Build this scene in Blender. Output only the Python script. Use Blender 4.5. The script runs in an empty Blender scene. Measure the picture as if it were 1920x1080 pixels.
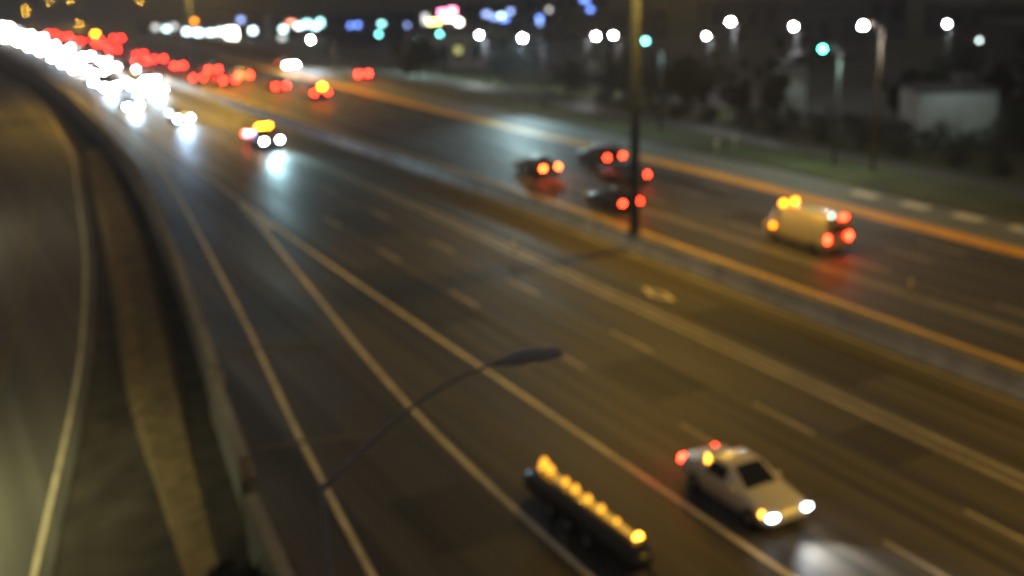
import bpy, bmesh, math, random
from mathutils import Vector, Matrix
random.seed(7)
sc = bpy.context.scene
COL = sc.collection

# ------------------------------------------------------------------ camera
YAW, PITCH, ROLL, CAM_H = 0.49746, 0.30557, -0.02825, 17.836
F_ = Vector((math.sin(YAW)*math.cos(PITCH), math.cos(YAW)*math.cos(PITCH), -math.sin(PITCH)))
R_ = Vector((math.cos(YAW), -math.sin(YAW), 0)); U_ = R_.cross(F_)
cx = math.cos(ROLL)*R_ + math.sin(ROLL)*U_
cy = -math.sin(ROLL)*R_ + math.cos(ROLL)*U_
cam = bpy.data.cameras.new('camera'); camo = bpy.data.objects.new('camera', cam); COL.objects.link(camo)
M4 = Matrix.Identity(4)
for r in range(3):
    M4[r][0] = cx[r]; M4[r][1] = cy[r]; M4[r][2] = -F_[r]
M4[2][3] = CAM_H
camo.matrix_world = M4
cam.sensor_width = 36.0; cam.lens = 36*2042.3/1920
cam.clip_start = 0.1; cam.clip_end = 6000
cam.dof.use_dof = True; cam.dof.focus_distance = 5.0
cam.dof.aperture_fstop = 0.72; cam.dof.aperture_blades = 7; cam.dof.aperture_rotation = 0.2
sc.camera = camo

# ------------------------------------------------------------------ night sky, moon
w = bpy.data.worlds.new('World'); sc.world = w; w.use_nodes = True
nt = w.node_tree; bgn = nt.nodes['Background']
sky = nt.nodes.new('ShaderNodeTexSky'); sky.sky_type = 'NISHITA'; sky.sun_disc = False
sky.sun_elevation = math.radians(-5); sky.sun_rotation = math.radians(250)
glow = nt.nodes.new('ShaderNodeMix'); glow.data_type = 'RGBA'; glow.blend_type = 'ADD'; glow.inputs[0].default_value = 1.0
nt.links.new(sky.outputs[0], glow.inputs[6]); glow.inputs[7].default_value = (0.95, 0.8, 0.64, 1)   # city glow on the cloud base
nt.links.new(glow.outputs[2], bgn.inputs['Color']); bgn.inputs['Strength'].default_value = 0.09
sd = bpy.data.lights.new('moon', 'SUN'); sd.energy = 0.01; sd.angle = math.radians(0.5); sd.color = (0.8, 0.88, 1.0)
so = bpy.data.objects.new('moon', sd); COL.objects.link(so); so.rotation_euler = (math.radians(50), 0, math.radians(250))
sc.view_settings.view_transform = 'Standard'; sc.view_settings.look = 'None'
sc.view_settings.exposure = 0; sc.view_settings.gamma = 1; sc.view_settings.use_curve_mapping = False
sc.cycles.use_denoising = True
sc.cycles.sample_clamp_indirect = 4.0
sc.cycles.max_bounces = 6; sc.cycles.diffuse_bounces = 2; sc.cycles.glossy_bounces = 3

# ------------------------------------------------------------------ materials
MAT = {}
def mat(name, col, rough=0.6, metal=0.0, noise=None, emit=None, estr=0.0, bump=None, coat=0.0):
    if name in MAT: return MAT[name]
    m = bpy.data.materials.new(name); m.use_nodes = True; n = m.node_tree.nodes; l = m.node_tree.links
    b = n['Principled BSDF']; b.inputs['Base Color'].default_value = (*col, 1)
    b.inputs['Roughness'].default_value = rough; b.inputs['Metallic'].default_value = metal
    if coat: b.inputs['Coat Weight'].default_value = coat; b.inputs['Coat Roughness'].default_value = 0.06
    if emit:
        b.inputs['Emission Color'].default_value = (*emit, 1); b.inputs['Emission Strength'].default_value = estr
    tc = n.new('ShaderNodeTexCoord')
    if noise:
        sx, amt = noise
        mp = n.new('ShaderNodeMapping'); mp.inputs['Scale'].default_value = sx if isinstance(sx, tuple) else (sx, sx, sx)
        l.new(tc.outputs['Object'], mp.inputs['Vector'])
        t = n.new('ShaderNodeTexNoise'); t.inputs['Scale'].default_value = 1; t.inputs['Detail'].default_value = 6
        l.new(mp.outputs[0], t.inputs['Vector'])
        rp = n.new('ShaderNodeValToRGB')
        rp.color_ramp.elements[0].position = 0.3; rp.color_ramp.elements[1].position = 0.7
        rp.color_ramp.elements[0].color = (*[c*(1-amt) for c in col], 1)
        rp.color_ramp.elements[1].color = (*[min(1, c*(1+amt)) for c in col], 1)
        l.new(t.outputs['Fac'], rp.inputs['Fac']); l.new(rp.outputs[0], b.inputs['Base Color'])
    if bump:
        t2 = n.new('ShaderNodeTexNoise'); t2.inputs['Scale'].default_value = bump[0]; t2.inputs['Detail'].default_value = 4
        l.new(tc.outputs['Object'], t2.inputs['Vector'])
        bp = n.new('ShaderNodeBump'); bp.inputs['Strength'].default_value = bump[1]; bp.inputs['Distance'].default_value = 0.02
        l.new(t2.outputs['Fac'], bp.inputs['Height']); l.new(bp.outputs[0], b.inputs['Normal'])
    MAT[name] = m; return m

def asphalt(name, col, rough, track=0.35, spec=0.5):
    """worn, damp asphalt: wheel-track bands along the road, patches, aggregate"""
    m = bpy.data.materials.new(name); m.use_nodes = True; n = m.node_tree.nodes; l = m.node_tree.links
    b = n['Principled BSDF']; tc = n.new('ShaderNodeTexCoord')
    def noise(scale, detail=4):
        mp = n.new('ShaderNodeMapping'); mp.inputs['Scale'].default_value = scale
        l.new(tc.outputs['Object'], mp.inputs['Vector'])
        t = n.new('ShaderNodeTexNoise'); t.inputs['Scale'].default_value = 1; t.inputs['Detail'].default_value = detail
        l.new(mp.outputs[0], t.inputs['Vector']); return t.outputs['Fac']
    def mrange(src, a, b_, c, d):
        r = n.new('ShaderNodeMapRange'); r.inputs[1].default_value = a; r.inputs[2].default_value = b_
        r.inputs[3].default_value = c; r.inputs[4].default_value = d; l.new(src, r.inputs[0]); return r.outputs[0]
    def mul(a, c):
        q = n.new('ShaderNodeMath'); q.operation = 'MULTIPLY'; l.new(a, q.inputs[0]); l.new(c, q.inputs[1]); return q.outputs[0]
    tr = mrange(noise((1.05, 0.004, 1), 3), 0.40, 0.60, 1-track, 1+track)
    pa = mrange(noise((0.10, 0.05, 1), 5), 0.3, 0.7, 0.82, 1.18)
    ag = mrange(noise((28, 28, 28), 3), 0.3, 0.7, 0.75, 1.25)
    f = mul(mul(tr, pa), ag)
    hs = n.new('ShaderNodeVectorMath'); hs.operation = 'SCALE'; hs.inputs[0].default_value = col; l.new(f, hs.inputs['Scale'])
    l.new(hs.outputs[0], b.inputs['Base Color'])
    l.new(mrange(noise((0.7, 0.02, 1), 3), 0.3, 0.7, rough-0.07, rough+0.09), b.inputs['Roughness'])
    bp = n.new('ShaderNodeBump'); bp.inputs['Strength'].default_value = 0.25; bp.inputs['Distance'].default_value = 0.01
    l.new(noise((40, 40, 40), 3), bp.inputs['Height']); l.new(bp.outputs[0], b.inputs['Normal'])
    b.inputs['Specular IOR Level'].default_value = spec
    MAT[name] = m; return m

asphalt('asphalt', (0.07, 0.062, 0.05), 0.58, 0.33, 0.22)
asphalt('asphalt_damp', (0.06, 0.057, 0.053), 0.6, 0.4, 0.45)
asphalt('asphalt_side', (0.085, 0.082, 0.07), 0.6, 0.15)
asphalt('asphalt_lit', (0.14, 0.135, 0.115), 0.65, 0.2)  # paler copy of the side asphalt, so the lower road looks lit
mat('soil', (0.06, 0.05, 0.036), 0.95, noise=(0.6, 0.45), bump=(8, 0.6))
mat('grass', (0.07, 0.08, 0.026), 0.9, noise=(0.25, 0.45), bump=(9, 0.8))
mat('shoulder_lit_grey', (0.17, 0.18, 0.175), 0.7, noise=((1.2, 0.15, 1), 0.25))  # paler than asphalt, with verge lamp light put into the colour
mat('lot', (0.05, 0.05, 0.048), 0.7, noise=(0.08, 0.3))
mat('paint_white', (0.78, 0.68, 0.45), 0.6, noise=((2.5, 0.7, 1), 0.3))
mat('paint_worn', (0.36, 0.33, 0.28), 0.6, noise=((3, 0.5, 1), 0.35))
mat('orange_strip', (0.85, 0.43, 0.03), 0.6, noise=((2.5, 0.4, 1), 0.2))
mat('paint_yellow_med', (0.55, 0.36, 0.09), 0.6, noise=((2.5, 0.4, 1), 0.25))
mat('paint_yellow_worn', (0.22, 0.17, 0.05), 0.6, noise=((2.5, 0.4, 1), 0.3))
mat('concrete', (0.28, 0.27, 0.25), 0.8, noise=(0.6, 0.25), bump=(14, 0.3))
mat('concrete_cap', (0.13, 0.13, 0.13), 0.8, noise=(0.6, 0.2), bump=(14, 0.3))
mat('concrete_face_lit', (0.5, 0.52, 0.54), 0.8, noise=(0.6, 0.3), bump=(14, 0.3))  # pale blue-grey puts headlight glow into the barrier face
mat('concrete_dark', (0.09, 0.09, 0.088), 0.85, noise=(0.5, 0.3))
mat('concrete_white', (0.78, 0.78, 0.7), 0.8, noise=(2, 0.2))
mat('gravel', (0.26, 0.185, 0.085), 0.95, noise=(1.5, 0.35), bump=(20, 0.8))
mat('galv', (0.11, 0.115, 0.12), 0.5, 0.4, noise=(2, 0.15))
mat('galv_blue', (0.27, 0.27, 0.31), 0.7, 0.0, noise=(2, 0.15))
mat('galv_pale', (0.16, 0.165, 0.18), 0.5, 0.2, noise=(2, 0.15))
mat('pole_tan', (0.12, 0.095, 0.07), 0.8, noise=(2, 0.2))
mat('pole_brown', (0.05, 0.07, 0.13), 0.95, noise=(2, 0.2))
mat('lamp_housing', (0.07, 0.07, 0.085), 0.45, 0.3)
mat('bark', (0.06, 0.045, 0.03), 0.9, noise=(6, 0.3))
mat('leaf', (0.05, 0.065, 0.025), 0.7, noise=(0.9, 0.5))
mat('leaf_dark', (0.035, 0.04, 0.022), 0.8, noise=(0.9, 0.5))
mat('glass', (0.012, 0.013, 0.015), 0.05)
mat('tyre', (0.015, 0.015, 0.015), 0.85)
mat('rim', (0.35, 0.35, 0.36), 0.35, 0.8)
mat('trim', (0.02, 0.02, 0.02), 0.5)
mat('plate', (0.7, 0.72, 0.75), 0.5)
mat('wood', (0.17, 0.12, 0.07), 0.9, noise=(3, 0.3))
for nm, c in dict(paint_silver=(0.42, 0.41, 0.39), paint_ivory=(0.72, 0.7, 0.62), paint_black=(0.012, 0.012, 0.014), paint_white_sodium=(0.76, 0.64, 0.42), paint_warm=(0.78, 0.74, 0.62), paint_gold=(0.1, 0.08, 0.05),
                  paint_red=(0.25, 0.03, 0.025), paint_blue=(0.03, 0.05, 0.14), paint_grey=(0.12, 0.12, 0.125)).items():
    mat(nm, c, 0.35, 0.25, noise=(1.2, 0.05), coat=0.6)
def em(name, c, s): return mat(name, (0.1, 0.1, 0.1), 0.4, emit=c, estr=s)
em('head_white', (1, 0.97, 0.92), 150); em('head_cool', (0.66, 0.8, 1.0), 150); em('head_near', (0.8, 0.9, 1.0), 30)
em('tail_red', (1, 0.012, 0.006), 190); em('tail_near', (1, 0.022, 0.008), 85); em('brake_hot', (1, 0.06, 0.01), 130)
em('amber', (1, 0.24, 0.004), 90); em('amber_strip', (1, 0.46, 0.04), .65); em('amber_mid', (1, 0.2, 0.004), 24); em('amber_soft', (1, 0.42, 0.03), 2.2); em('amber_near', (1, 0.4, 0.03), 14)
em('lamp_white', (0.97, 0.98, 1.0), 520); em('lamp_teal', (0.16, 0.62, 0.58), 26); em('lamp_cyan', (0.3, 0.95, 0.9), 90)
em('lamp_green', (0.06, 0.95, 0.55), 85); em('lamp_dim', (0.55, 0.68, 0.66), 16); em('lamp_sodium', (1, 0.5, 0.03), 220)
em('lens_dim', (1, 0.6, 0.2), 0.6); em('lamp_warm', (1, 0.6, 0.2), 60); em('marker_white', (0.6, 0.95, 0.9), 10)

# ------------------------------------------------------------------ helpers
def link(name, me, m, parent=None, loc=None):
    o = bpy.data.objects.new(name, me); COL.objects.link(o)
    if m and not me.materials: me.materials.append(MAT[m])
    if parent: o.parent = parent
    if loc: o.location = loc
    return o
def tag(o, label=None, cat=None, group=None, kind=None):
    if label: o['label'] = label
    if cat: o['category'] = cat
    if group: o['group'] = group
    if kind: o['kind'] = kind
    return o
def empty(name, loc, rz=0, **k):
    o = bpy.data.objects.new(name, None); COL.objects.link(o); o.location = loc; o.rotation_euler = (0, 0, rz)
    o.empty_display_size = 0.2
    return tag(o, **k)
def from_bm(bm, smooth=False):
    me = bpy.data.meshes.new('mesh'); bmesh.ops.recalc_face_normals(bm, faces=bm.faces[:]); bm.to_mesh(me); bm.free()
    if smooth:
        for p in me.polygons: p.use_smooth = True
    return me
def box_me(x0, x1, y0, y1, z0, z1, bev=0.0):
    bm = bmesh.new(); bmesh.ops.create_cube(bm, size=1)
    for v in bm.verts:
        v.co = Vector(((x0+x1)/2+v.co.x*(x1-x0), (y0+y1)/2+v.co.y*(y1-y0), (z0+z1)/2+v.co.z*(z1-z0)))
    if bev: bmesh.ops.bevel(bm, geom=bm.edges[:], offset=bev, segments=2, affect='EDGES')
    return from_bm(bm)
def tube_bm(bm, pts, rads, seg=12):
    rings = []
    for i, p in enumerate(pts):
        p = Vector(p); a = Vector(pts[max(0, i-1)]); c = Vector(pts[min(len(pts)-1, i+1)])
        d = (c-a).normalized(); s = d.orthogonal().normalized() if abs(d.z) > 0.95 else d.cross(Vector((0, 0, 1))).normalized()
        if abs(d.z) > 0.95: s = Vector((1, 0, 0)) - d*d.x; s.normalize()
        t = d.cross(s)
        rings.append([bm.verts.new(p+rads[i]*(math.cos(2*math.pi*k/seg)*s+math.sin(2*math.pi*k/seg)*t)) for k in range(seg)])
    for i in range(len(rings)-1):
        for k in range(seg):
            bm.faces.new((rings[i][k], rings[i][(k+1) % seg], rings[i+1][(k+1) % seg], rings[i+1][k]))
    bm.faces.new(rings[0][::-1]); bm.faces.new(rings[-1])
def tube_me(pts, rads, seg=12):
    bm = bmesh.new(); tube_bm(bm, pts, rads, seg); return from_bm(bm, True)
def interp(T, y):
    if y <= T[0][1]:
        (x0, y0), (x1, y1) = T[0], T[1]; return x0+(x1-x0)*(y-y0)/(y1-y0)
    for (x0, y0), (x1, y1) in zip(T, T[1:]):
        if y <= y1: return x0+(x1-x0)*(y-y0)/(y1-y0)
    (x0, y0), (x1, y1) = T[-2], T[-1]; return x0+(x1-x0)*(y-y0)/(y1-y0)
def smooth_table(T, w_=6.0):
    ys = [T[0][1]+i*2.0 for i in range(int((T[-1][1]-T[0][1])/2)+1)]
    out = []
    for y in ys:
        acc = 0
        for k in range(-4, 5): acc += interp(T, y+k*w_/4)
        out.append((acc/9, y))
    return out
def srange(y0, y1, st=4.0):
    n = max(1, int(round((y1-y0)/st))); return [y0+(y1-y0)*i/n for i in range(n+1)]
def ribbon(fa, fb, y0, y1, z, st=4.0, name='', m=None, parent=None, **k):
    """a strip lying between the two curves x = fa(y) and x = fb(y)"""
    bm = bmesh.new(); prev = None
    zf = z if callable(z) else (lambda x, y: z)
    for y in srange(y0, y1, st):
        a, b = fa(y), fb(y)
        cur = (bm.verts.new((a, y, zf(a, y))), bm.verts.new((b, y, zf(b, y))))
        if prev: bm.faces.new((prev[0], prev[1], cur[1], cur[0]))
        prev = cur
    return tag(link(name, from_bm(bm), m, parent), **k)

# ------------------------------------------------------------------ plan of the place (metres; x across, y along the motorway)
SH = smooth_table([(0, -60), (0, 60), (-0.2, 70), (-0.8, 83), (-2.1, 107), (-3, 140), (-3.7, 160), (-5, 190), (-6.5, 230), (-8.5, 280), (-10.5, 335), (-20, 600)])
L1T = smooth_table([(6.9, -10), (8.6, 18), (9.7, 27), (10.5, 34.2), (11.5, 42.1), (12.4, 47.6), (15, 68.6), (16.5, 80.8), (17.7, 91), (19.0, 107), (19.9, 140), (19.8, 190), (16.6, 280), (14, 335), (2, 600)])
L2T = smooth_table([(15.1, -30), (15.15, 18), (15.2, 25.9), (15.4, 33.7), (16.0, 41.6), (17.4, 53.6), (19.5, 71.3), (20.4, 82)], 5)
L3T = smooth_table([(20.2, -60), (20.2, 60), (20.6, 86), (21.0, 107), (21.7, 140), (21.6, 190), (18.2, 280), (15.4, 335), (4, 600)])
BT = smooth_table([(8.9, 40), (9.6, 44.3), (9.9, 47.2), (12.2, 63.7), (15.4, 89.7), (17.2, 118), (18.5, 158), (18.4, 190), (15.1, 280), (12.5, 335), (-1, 600)])
LR = smooth_table([(-9.5, -20), (-2.2, 20), (0.9, 35.2), (3.4, 46), (5.6, 56.6), (8.7, 76.2), (13.6, 118), (16.0, 160), (16.2, 208), (13.0, 280), (9, 340), (-6, 600)])
sh = lambda y: interp(SH, y)
med = lambda y: 37.1+sh(y)
l1 = lambda y: interp(L1T, y)
l2 = lambda y: interp(L2T, y)
l3 = lambda y: interp(L3T, y)
wallx = lambda y: interp(BT, y) if y > 40 else 8.9-(40-y)*0.16
lr = lambda y: interp(LR, y)
def inner(fr):                                   # a line that keeps its share of the width between l3 and the median
    return lambda y: l3(y)+(fr-20.2)*(med(y)-l3(y))/16.9
FAR = lambda d: (lambda y: d+sh(y))

# ------------------------------------------------------------------ ground
def gz(x, y):
    u = x-sh(y)
    T = [(0, 59.9), (-0.12, 61), (-0.3, 64), (-0.6, 68), (-1.6, 76), (-4, 95), (-4, 400)]
    if u < 59.9: return -0.05
    return interp(T, min(u, 399))
bm = bmesh.new(); rows = []
ysteps = srange(-120, 420, 5)+[480, 600, 900, 1500, 3000]
for y in ysteps:
    yy = min(y, 600); wx = wallx(yy); r = lr(yy); s = sh(yy)
    cols = [(-2500, -2), (-300, -1.8), (-60, -1.6), (r-9, -1.55), (r+1.0, -1.55), (wx-2.2, -1.3), (wx-0.2, -1.25), (wx+0.02, -0.05)]
    cols += [(59.8+s, -0.05)] + [(u+s, gz(u+s, yy)) for u in (61, 64, 68, 72, 76, 82, 88, 95, 130, 200)] + [(500, -4), (2500, -4)]
    rows.append([bm.verts.new((x, y, z)) for x, z in cols])
for a, b in zip(rows, rows[1:]):
    for i in range(len(a)-1): bm.faces.new((a[i], a[i+1], b[i+1], b[i])).material_index = 1 if i in (3, 4, 5, 6) else 0
ground = tag(link('ground', from_bm(bm), 'grass'), kind='structure'); ground.data.materials.append(MAT['soil'])

# motorway carriageway
road = ribbon(lambda y: wallx(y)+0.02, FAR(60.2), -60, 420, 0.0, 5, 'motorway', 'asphalt', kind='structure')
ribbon(lambda y: med(y)+0.3, FAR(55.8), -60, 420, 0.002, 5, 'far_carriageway', 'asphalt_damp', kind='structure')
Z1 = 0.006
def line(f, wd, y0, y1, m='paint_white', name='edge_line', z=Z1, parent=road):
    return ribbon(lambda y: f(y)-wd/2, lambda y: f(y)+wd/2, y0, y1, z, 3, name, m, parent)
line(l1, 0.2, 5, 330); line(l2, 0.22, 5, 79); line(l3, 0.22, 5, 330)
# chevron nose where the exit lane leaves
ribbon(l2, lambda y: l3(y)-0.13, 70, 79, Z1+0.004, 1.5, 'gore_nose', 'paint_worn', road)
# broken lane lines
dash_me = box_me(-0.08, 0.08, -1.7, 1.7, 0, 0.004)
def dash(x, y, m='paint_worn', parent=road):
    o = link('lane_dash', dash_me, m, parent, (x, y, 0.004)); return o
for k in range(-1, 26):
    y = 18.9+10.2*k
    for fr in (23.95, 27.6): dash(inner(fr)(y), y)
    for d in (45.9, 49.2, 52.0): dash(FAR(d)(y+3), y+3)
# HOV buffer lines on both sides of the barrier and the diamonds in the HOV lane
for d in (-0.32, 0.32): line(inner(30.8+d), 0.2, 5, 200, 'paint_worn', 'buffer_line')
for d in (-0.25, 0.25): line(FAR(43.6+d), 0.12, 5, 200, 'paint_worn', 'buffer_line')
def diamond(x, y, parent=road):
    bm = bmesh.new(); o = [(0, -1.5), (0.5, 0), (0, 1.5), (-0.5, 0)]; i = [(0, -1.0), (0.3, 0), (0, 1.0), (-0.3, 0)]
    vo = [bm.verts.new((a, b, 0)) for a, b in o]; vi = [bm.verts.new((a, b, 0)) for a, b in i]
    for k in range(4): bm.faces.new((vo[k], vo[(k+1) % 4], vi[(k+1) % 4], vi[k]))
    return link('lane_diamond', from_bm(bm), 'paint_white', parent, (x, y, 0.006))
for y in (44.4, 120): diamond(inner(32.9)(y), y)
diamond(41.4, 74)
# yellow lines along the median, broad saturated orange strip on the outer side
line(inner(36.2), 0.16, 5, 200, 'paint_worn', 'median_line')
line(FAR(39.7), 0.42, 5, 200, 'paint_yellow_med', 'median_line')
line(FAR(54.9), 1.6, 5, 200, 'orange_strip', 'edge_line')  # broad orange strip, much wider than a road line
# repair patches and sealed seams in the worn asphalt
asphalt('asphalt_patch', (0.042, 0.04, 0.036), 0.62, 0.2, 0.2)
for x0, x1, y0, y1 in ((24.3, 27.2, 33, 37.5), (20.8, 23.5, 46, 58), (28.1, 30.2, 24, 27), (32.0, 34.6, 30, 41), (46.4, 48.9, 52, 56), (11.8, 14.6, 27, 31), (24.4, 27.3, 64, 72), (50.0, 51.8, 60, 70)):
    ribbon(lambda y: x0, lambda y: x1, y0, y1, 0.0035, 3, 'asphalt_patch', 'asphalt_patch', road)
for fr, y0, y1 in ((25.8, 8, 90), (22.1, 8, 70), (29.1, 8, 60), (34.9, 8, 100)):
    ribbon(lambda y: inner(fr)(y)-.05+.06*math.sin(y*.7), lambda y: inner(fr)(y)+.05+.06*math.sin(y*.7+.4), y0, y1, 0.005, 1.5, 'sealed_seam', 'asphalt_patch', road)
# strips painted in for light pools across the exit lane
def pool_strip(x0, y0, x1, y1, wd=0.35):
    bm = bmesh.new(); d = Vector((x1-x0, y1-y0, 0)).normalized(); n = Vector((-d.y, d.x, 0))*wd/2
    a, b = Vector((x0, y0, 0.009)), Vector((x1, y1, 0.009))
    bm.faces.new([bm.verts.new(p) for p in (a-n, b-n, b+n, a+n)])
    return link('light_pool_strip', from_bm(bm), 'concrete_dark', road)
pool_strip(10.2, 49.1, 15.2, 47.2); pool_strip(9.2, 37.6, 14.6, 36.0)
# outer shoulder
ribbon(FAR(55.7), FAR(60.25), -20, 260, 0.004, 5, 'shoulder', 'shoulder_lit_grey', kind='structure')
kerb_bm = bmesh.new(); prev = None
for y in srange(-20, 260, 4):
    x = 60.25+sh(y); cur = [kerb_bm.verts.new(p) for p in ((x, y, -0.1), (x+0.02, y, 0.12), (x+0.22, y, 0.13), (x+0.26, y, -0.3))]
    if prev:
        for i in range(3): kerb_bm.faces.new((prev[i], prev[i+1], cur[i+1], cur[i]))
    prev = cur
tag(link('kerb', from_bm(kerb_bm), 'concrete_dark'), kind='structure')
pad_me = box_me(-0.5, 0.5, -1.1, 1.1, 0, 0.02, 0.004)
for i, (x, y) in enumerate(((58.9, 55.0), (59.1, 50.6), (59.3, 46.4), (59.4, 42.2))):
    o = link('drain_cover', pad_me, 'concrete_white', None, (x, y, 0.004))
    tag(o, 'pale concrete drain cover set in the outer shoulder of the motorway', 'drain cover', 'drain covers along the outer shoulder')

# lower road on the left with its lines, kerb and gravel bank
zl = -1.49
side = ribbon(lambda y: lr(y)-7.6, lambda y: lr(y)+0.6, -20, 420, zl, 5, 'side_road', 'asphalt_lit', kind='structure')
line(lambda y: lr(y), 0.18, 10, 260, 'paint_white', 'edge_line', zl+0.005, side)
line(lambda y: lr(y)-3.55, 0.16, 10, 260, 'paint_yellow_worn', 'centre_line', zl+0.005, side)
G0 = smooth_table([(3.9, 18), (5.0, 30), (5.6, 38), (6.8, 50), (10.7, 79), (13.6, 105), (15.0, 118)], 4); G1 = smooth_table([(4.6, 18), (6.0, 30), (7.0, 38), (8.7, 50), (12.4, 77), (15.2, 104), (16.3, 118)], 4)
bm = bmesh.new(); prev = None                    # a low bank with gently sloping sides that sinks into the ground at its near end
for y in srange(19.0, 118, 3):
    t = max(0.55, min(1, (y-30)/18)); a, b = interp(G0, y), interp(G1, y)
    cur = [bm.verts.new(p) for p in ((a-.5, y, -1.7), (a+.1, y, -1.62+.62*t), (b, y, -1.55+.65*t), (b+.7, y, -1.6))]
    if prev:
        for i in range(3): bm.faces.new((prev[i], prev[i+1], cur[i+1], cur[i]))
    prev = cur
tag(link('gravel_bank', from_bm(bm), 'gravel'), kind='structure')

# ------------------------------------------------------------------ barriers
def barrier(name, f, y0, y1, sec, label, m='concrete', st=3.0, foot=None):
    bm = bmesh.new(); prev = None; first = None
    for y in srange(y0, y1, st):
        cur = [bm.verts.new((f(y)+a, y, z)) for a, z in sec]
        if prev:
            for i in range(len(sec)-1): bm.faces.new((prev[i], prev[i+1], cur[i+1], cur[i]))
        else: first = cur
        prev = cur
    bm.faces.new(first); bm.faces.new(prev[::-1])
    root = empty(name, (0, 0, 0), label=label, cat='barrier')
    link('wall', from_bm(bm), m, root)
    cb = bmesh.new(); prev = None                     # coping / cap strip
    xs = [a for a, z in sec]; zt = max(z for a, z in sec); tops = [a for a, z in sec if z == zt]
    for y in srange(y0, y1, st):
        x0, x1 = f(y)+min(tops)-0.015, f(y)+max(tops)+0.015
        cur = [cb.verts.new(p) for p in ((x0, y, zt-0.02), (x0, y, zt+0.025), (x1, y, zt+0.025), (x1, y, zt-0.02))]
        if prev:
            for i in range(3): cb.faces.new((prev[i], prev[i+1], cur[i+1], cur[i]))
        prev = cur
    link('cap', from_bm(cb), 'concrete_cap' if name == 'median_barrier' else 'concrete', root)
    return root
jersey = [(-0.38, 0), (-0.35, 0.08), (-0.25, 0.3), (-0.2, 0.85), (0.2, 0.85), (0.25, 0.3), (0.35, 0.08), (0.38, 0)]
mb = barrier('median_barrier', med, -30, 400, jersey, 'long concrete median barrier between the two carriageways', 'concrete_face_lit')
refl = box_me(-0.03, 0.03, -0.06, 0.06, 0, 0.16, 0.005); refl.materials.append(mat('reflector', (0.8, 0.55, 0.2), 0.3, emit=(1, 0.6, 0.15), estr=0))
for y in (40.9, 64, 88): link('reflector', refl, None, mb, (med(y)-0.15, y, 0.87))
wsec = [(-0.26, -1.6), (-0.2, 0.9), (0.2, 0.9), (0.24, 0.3), (0.38, 0)]
barrier('retaining_wall', wallx, 44.6, 400, wsec, 'long concrete parapet wall between the exit lane and the lower road')
barrier('retaining_wall', lambda y: 8.15+(y-35)*0.13, 35.2, 44.4, wsec, 'short concrete parapet length stepped out from the long parapet wall')
barrier('retaining_wall', lambda y: 7.55+(y-32)*0.09, 14, 32.3, wsec, 'concrete parapet beside the exit lane next to the shrub')

# ------------------------------------------------------------------ lights on poles
def spot(name, parent, loc, power, col, ang=155, blend=0.7, size=0.35, rot=(0, 0, 0)):
    d = bpy.data.lights.new(name, 'SPOT'); d.energy = power; d.color = col; d.spot_size = math.radians(ang); d.spot_blend = blend; d.shadow_soft_size = size
    o = bpy.data.objects.new(name, d); COL.objects.link(o); o.parent = parent; o.location = loc; o.rotation_euler = rot
    return o
def luminaire(root, tip, ang, mlens, L=0.9, hw=0.19, mh='lamp_housing', lens=True):
    """cobra-head housing pointing along the direction ang, seen from above as a flat teardrop"""
    bm = bmesh.new(); st = [(-0.15, 0.05, 0.05), (0.0, 0.09, 0.08), (0.25*L, hw, 0.12), (0.6*L, hw*1.05, 0.12), (0.9*L, hw*0.8, 0.08), (L, hw*0.4, 0.04)]
    prev = None
    for x, w2, h in st:
        ring = [bm.verts.new((x, w2*math.cos(a), h*(math.sin(a) if math.sin(a) > 0 else 0.45*math.sin(a)))) for a in [2*math.pi*k/12 for k in range(12)]]
        if prev:
            for k in range(12): bm.faces.new((prev[k], prev[(k+1) % 12], ring[(k+1) % 12], ring[k]))
        else: bm.faces.new(ring)
        prev = ring
    bm.faces.new(prev[::-1])
    o = link('luminaire', from_bm(bm, True), mh, root, tip); o.rotation_euler = (0, 0, ang)
    if lens:
        bm = bmesh.new(); bmesh.ops.create_uvsphere(bm, u_segments=12, v_segments=6, radius=1)
        for v in bm.verts: v.co = Vector((0.45*L+v.co.x*0.3*L, v.co.y*hw*0.75, -0.03+v.co.z*0.05))
        link('lens', from_bm(bm, True), mlens, o)
    return o
def davit(name, base, h, tip, label, mlens, m='galv', lens=True, r0=0.11, L=0.9, hw=0.19, attach=None, group=None):
    """tapered pole with one curved arm that ends in a luminaire"""
    bx, by, bz = base; root = empty(name, base, label=label, cat='street lamp', group=group)
    za = attach if attach else h-0.8
    link('pole', tube_me([(0, 0, 0), (0, 0, (za-bz)*0.5), (0, 0, za-bz)], [r0, r0*0.85, r0*0.65]), m, root)
    link('base_plate', box_me(-0.22, 0.22, -0.22, 0.22, -0.1, 0.06, 0.01), m, root)
    tx, ty, tz = tip[0]-bx, tip[1]-by, tip[2]-bz
    pts = []
    for i in range(9):
        t = i/8; pts.append((tx*t, ty*t, (za-bz-0.1)+(tz-(za-bz-0.1))*math.sin(t*math.pi/2)))
    link('arm', tube_me(pts, [r0*0.55-0.02*i/8 for i in range(9)]), m, root)
    luminaire(root, (tx, ty, tz), math.atan2(ty, tx), mlens, L, hw, 'galv_blue' if m == 'galv_blue' else 'lamp_housing', lens)
    return root
SOD = (1.0, 0.57, 0.06)
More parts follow.
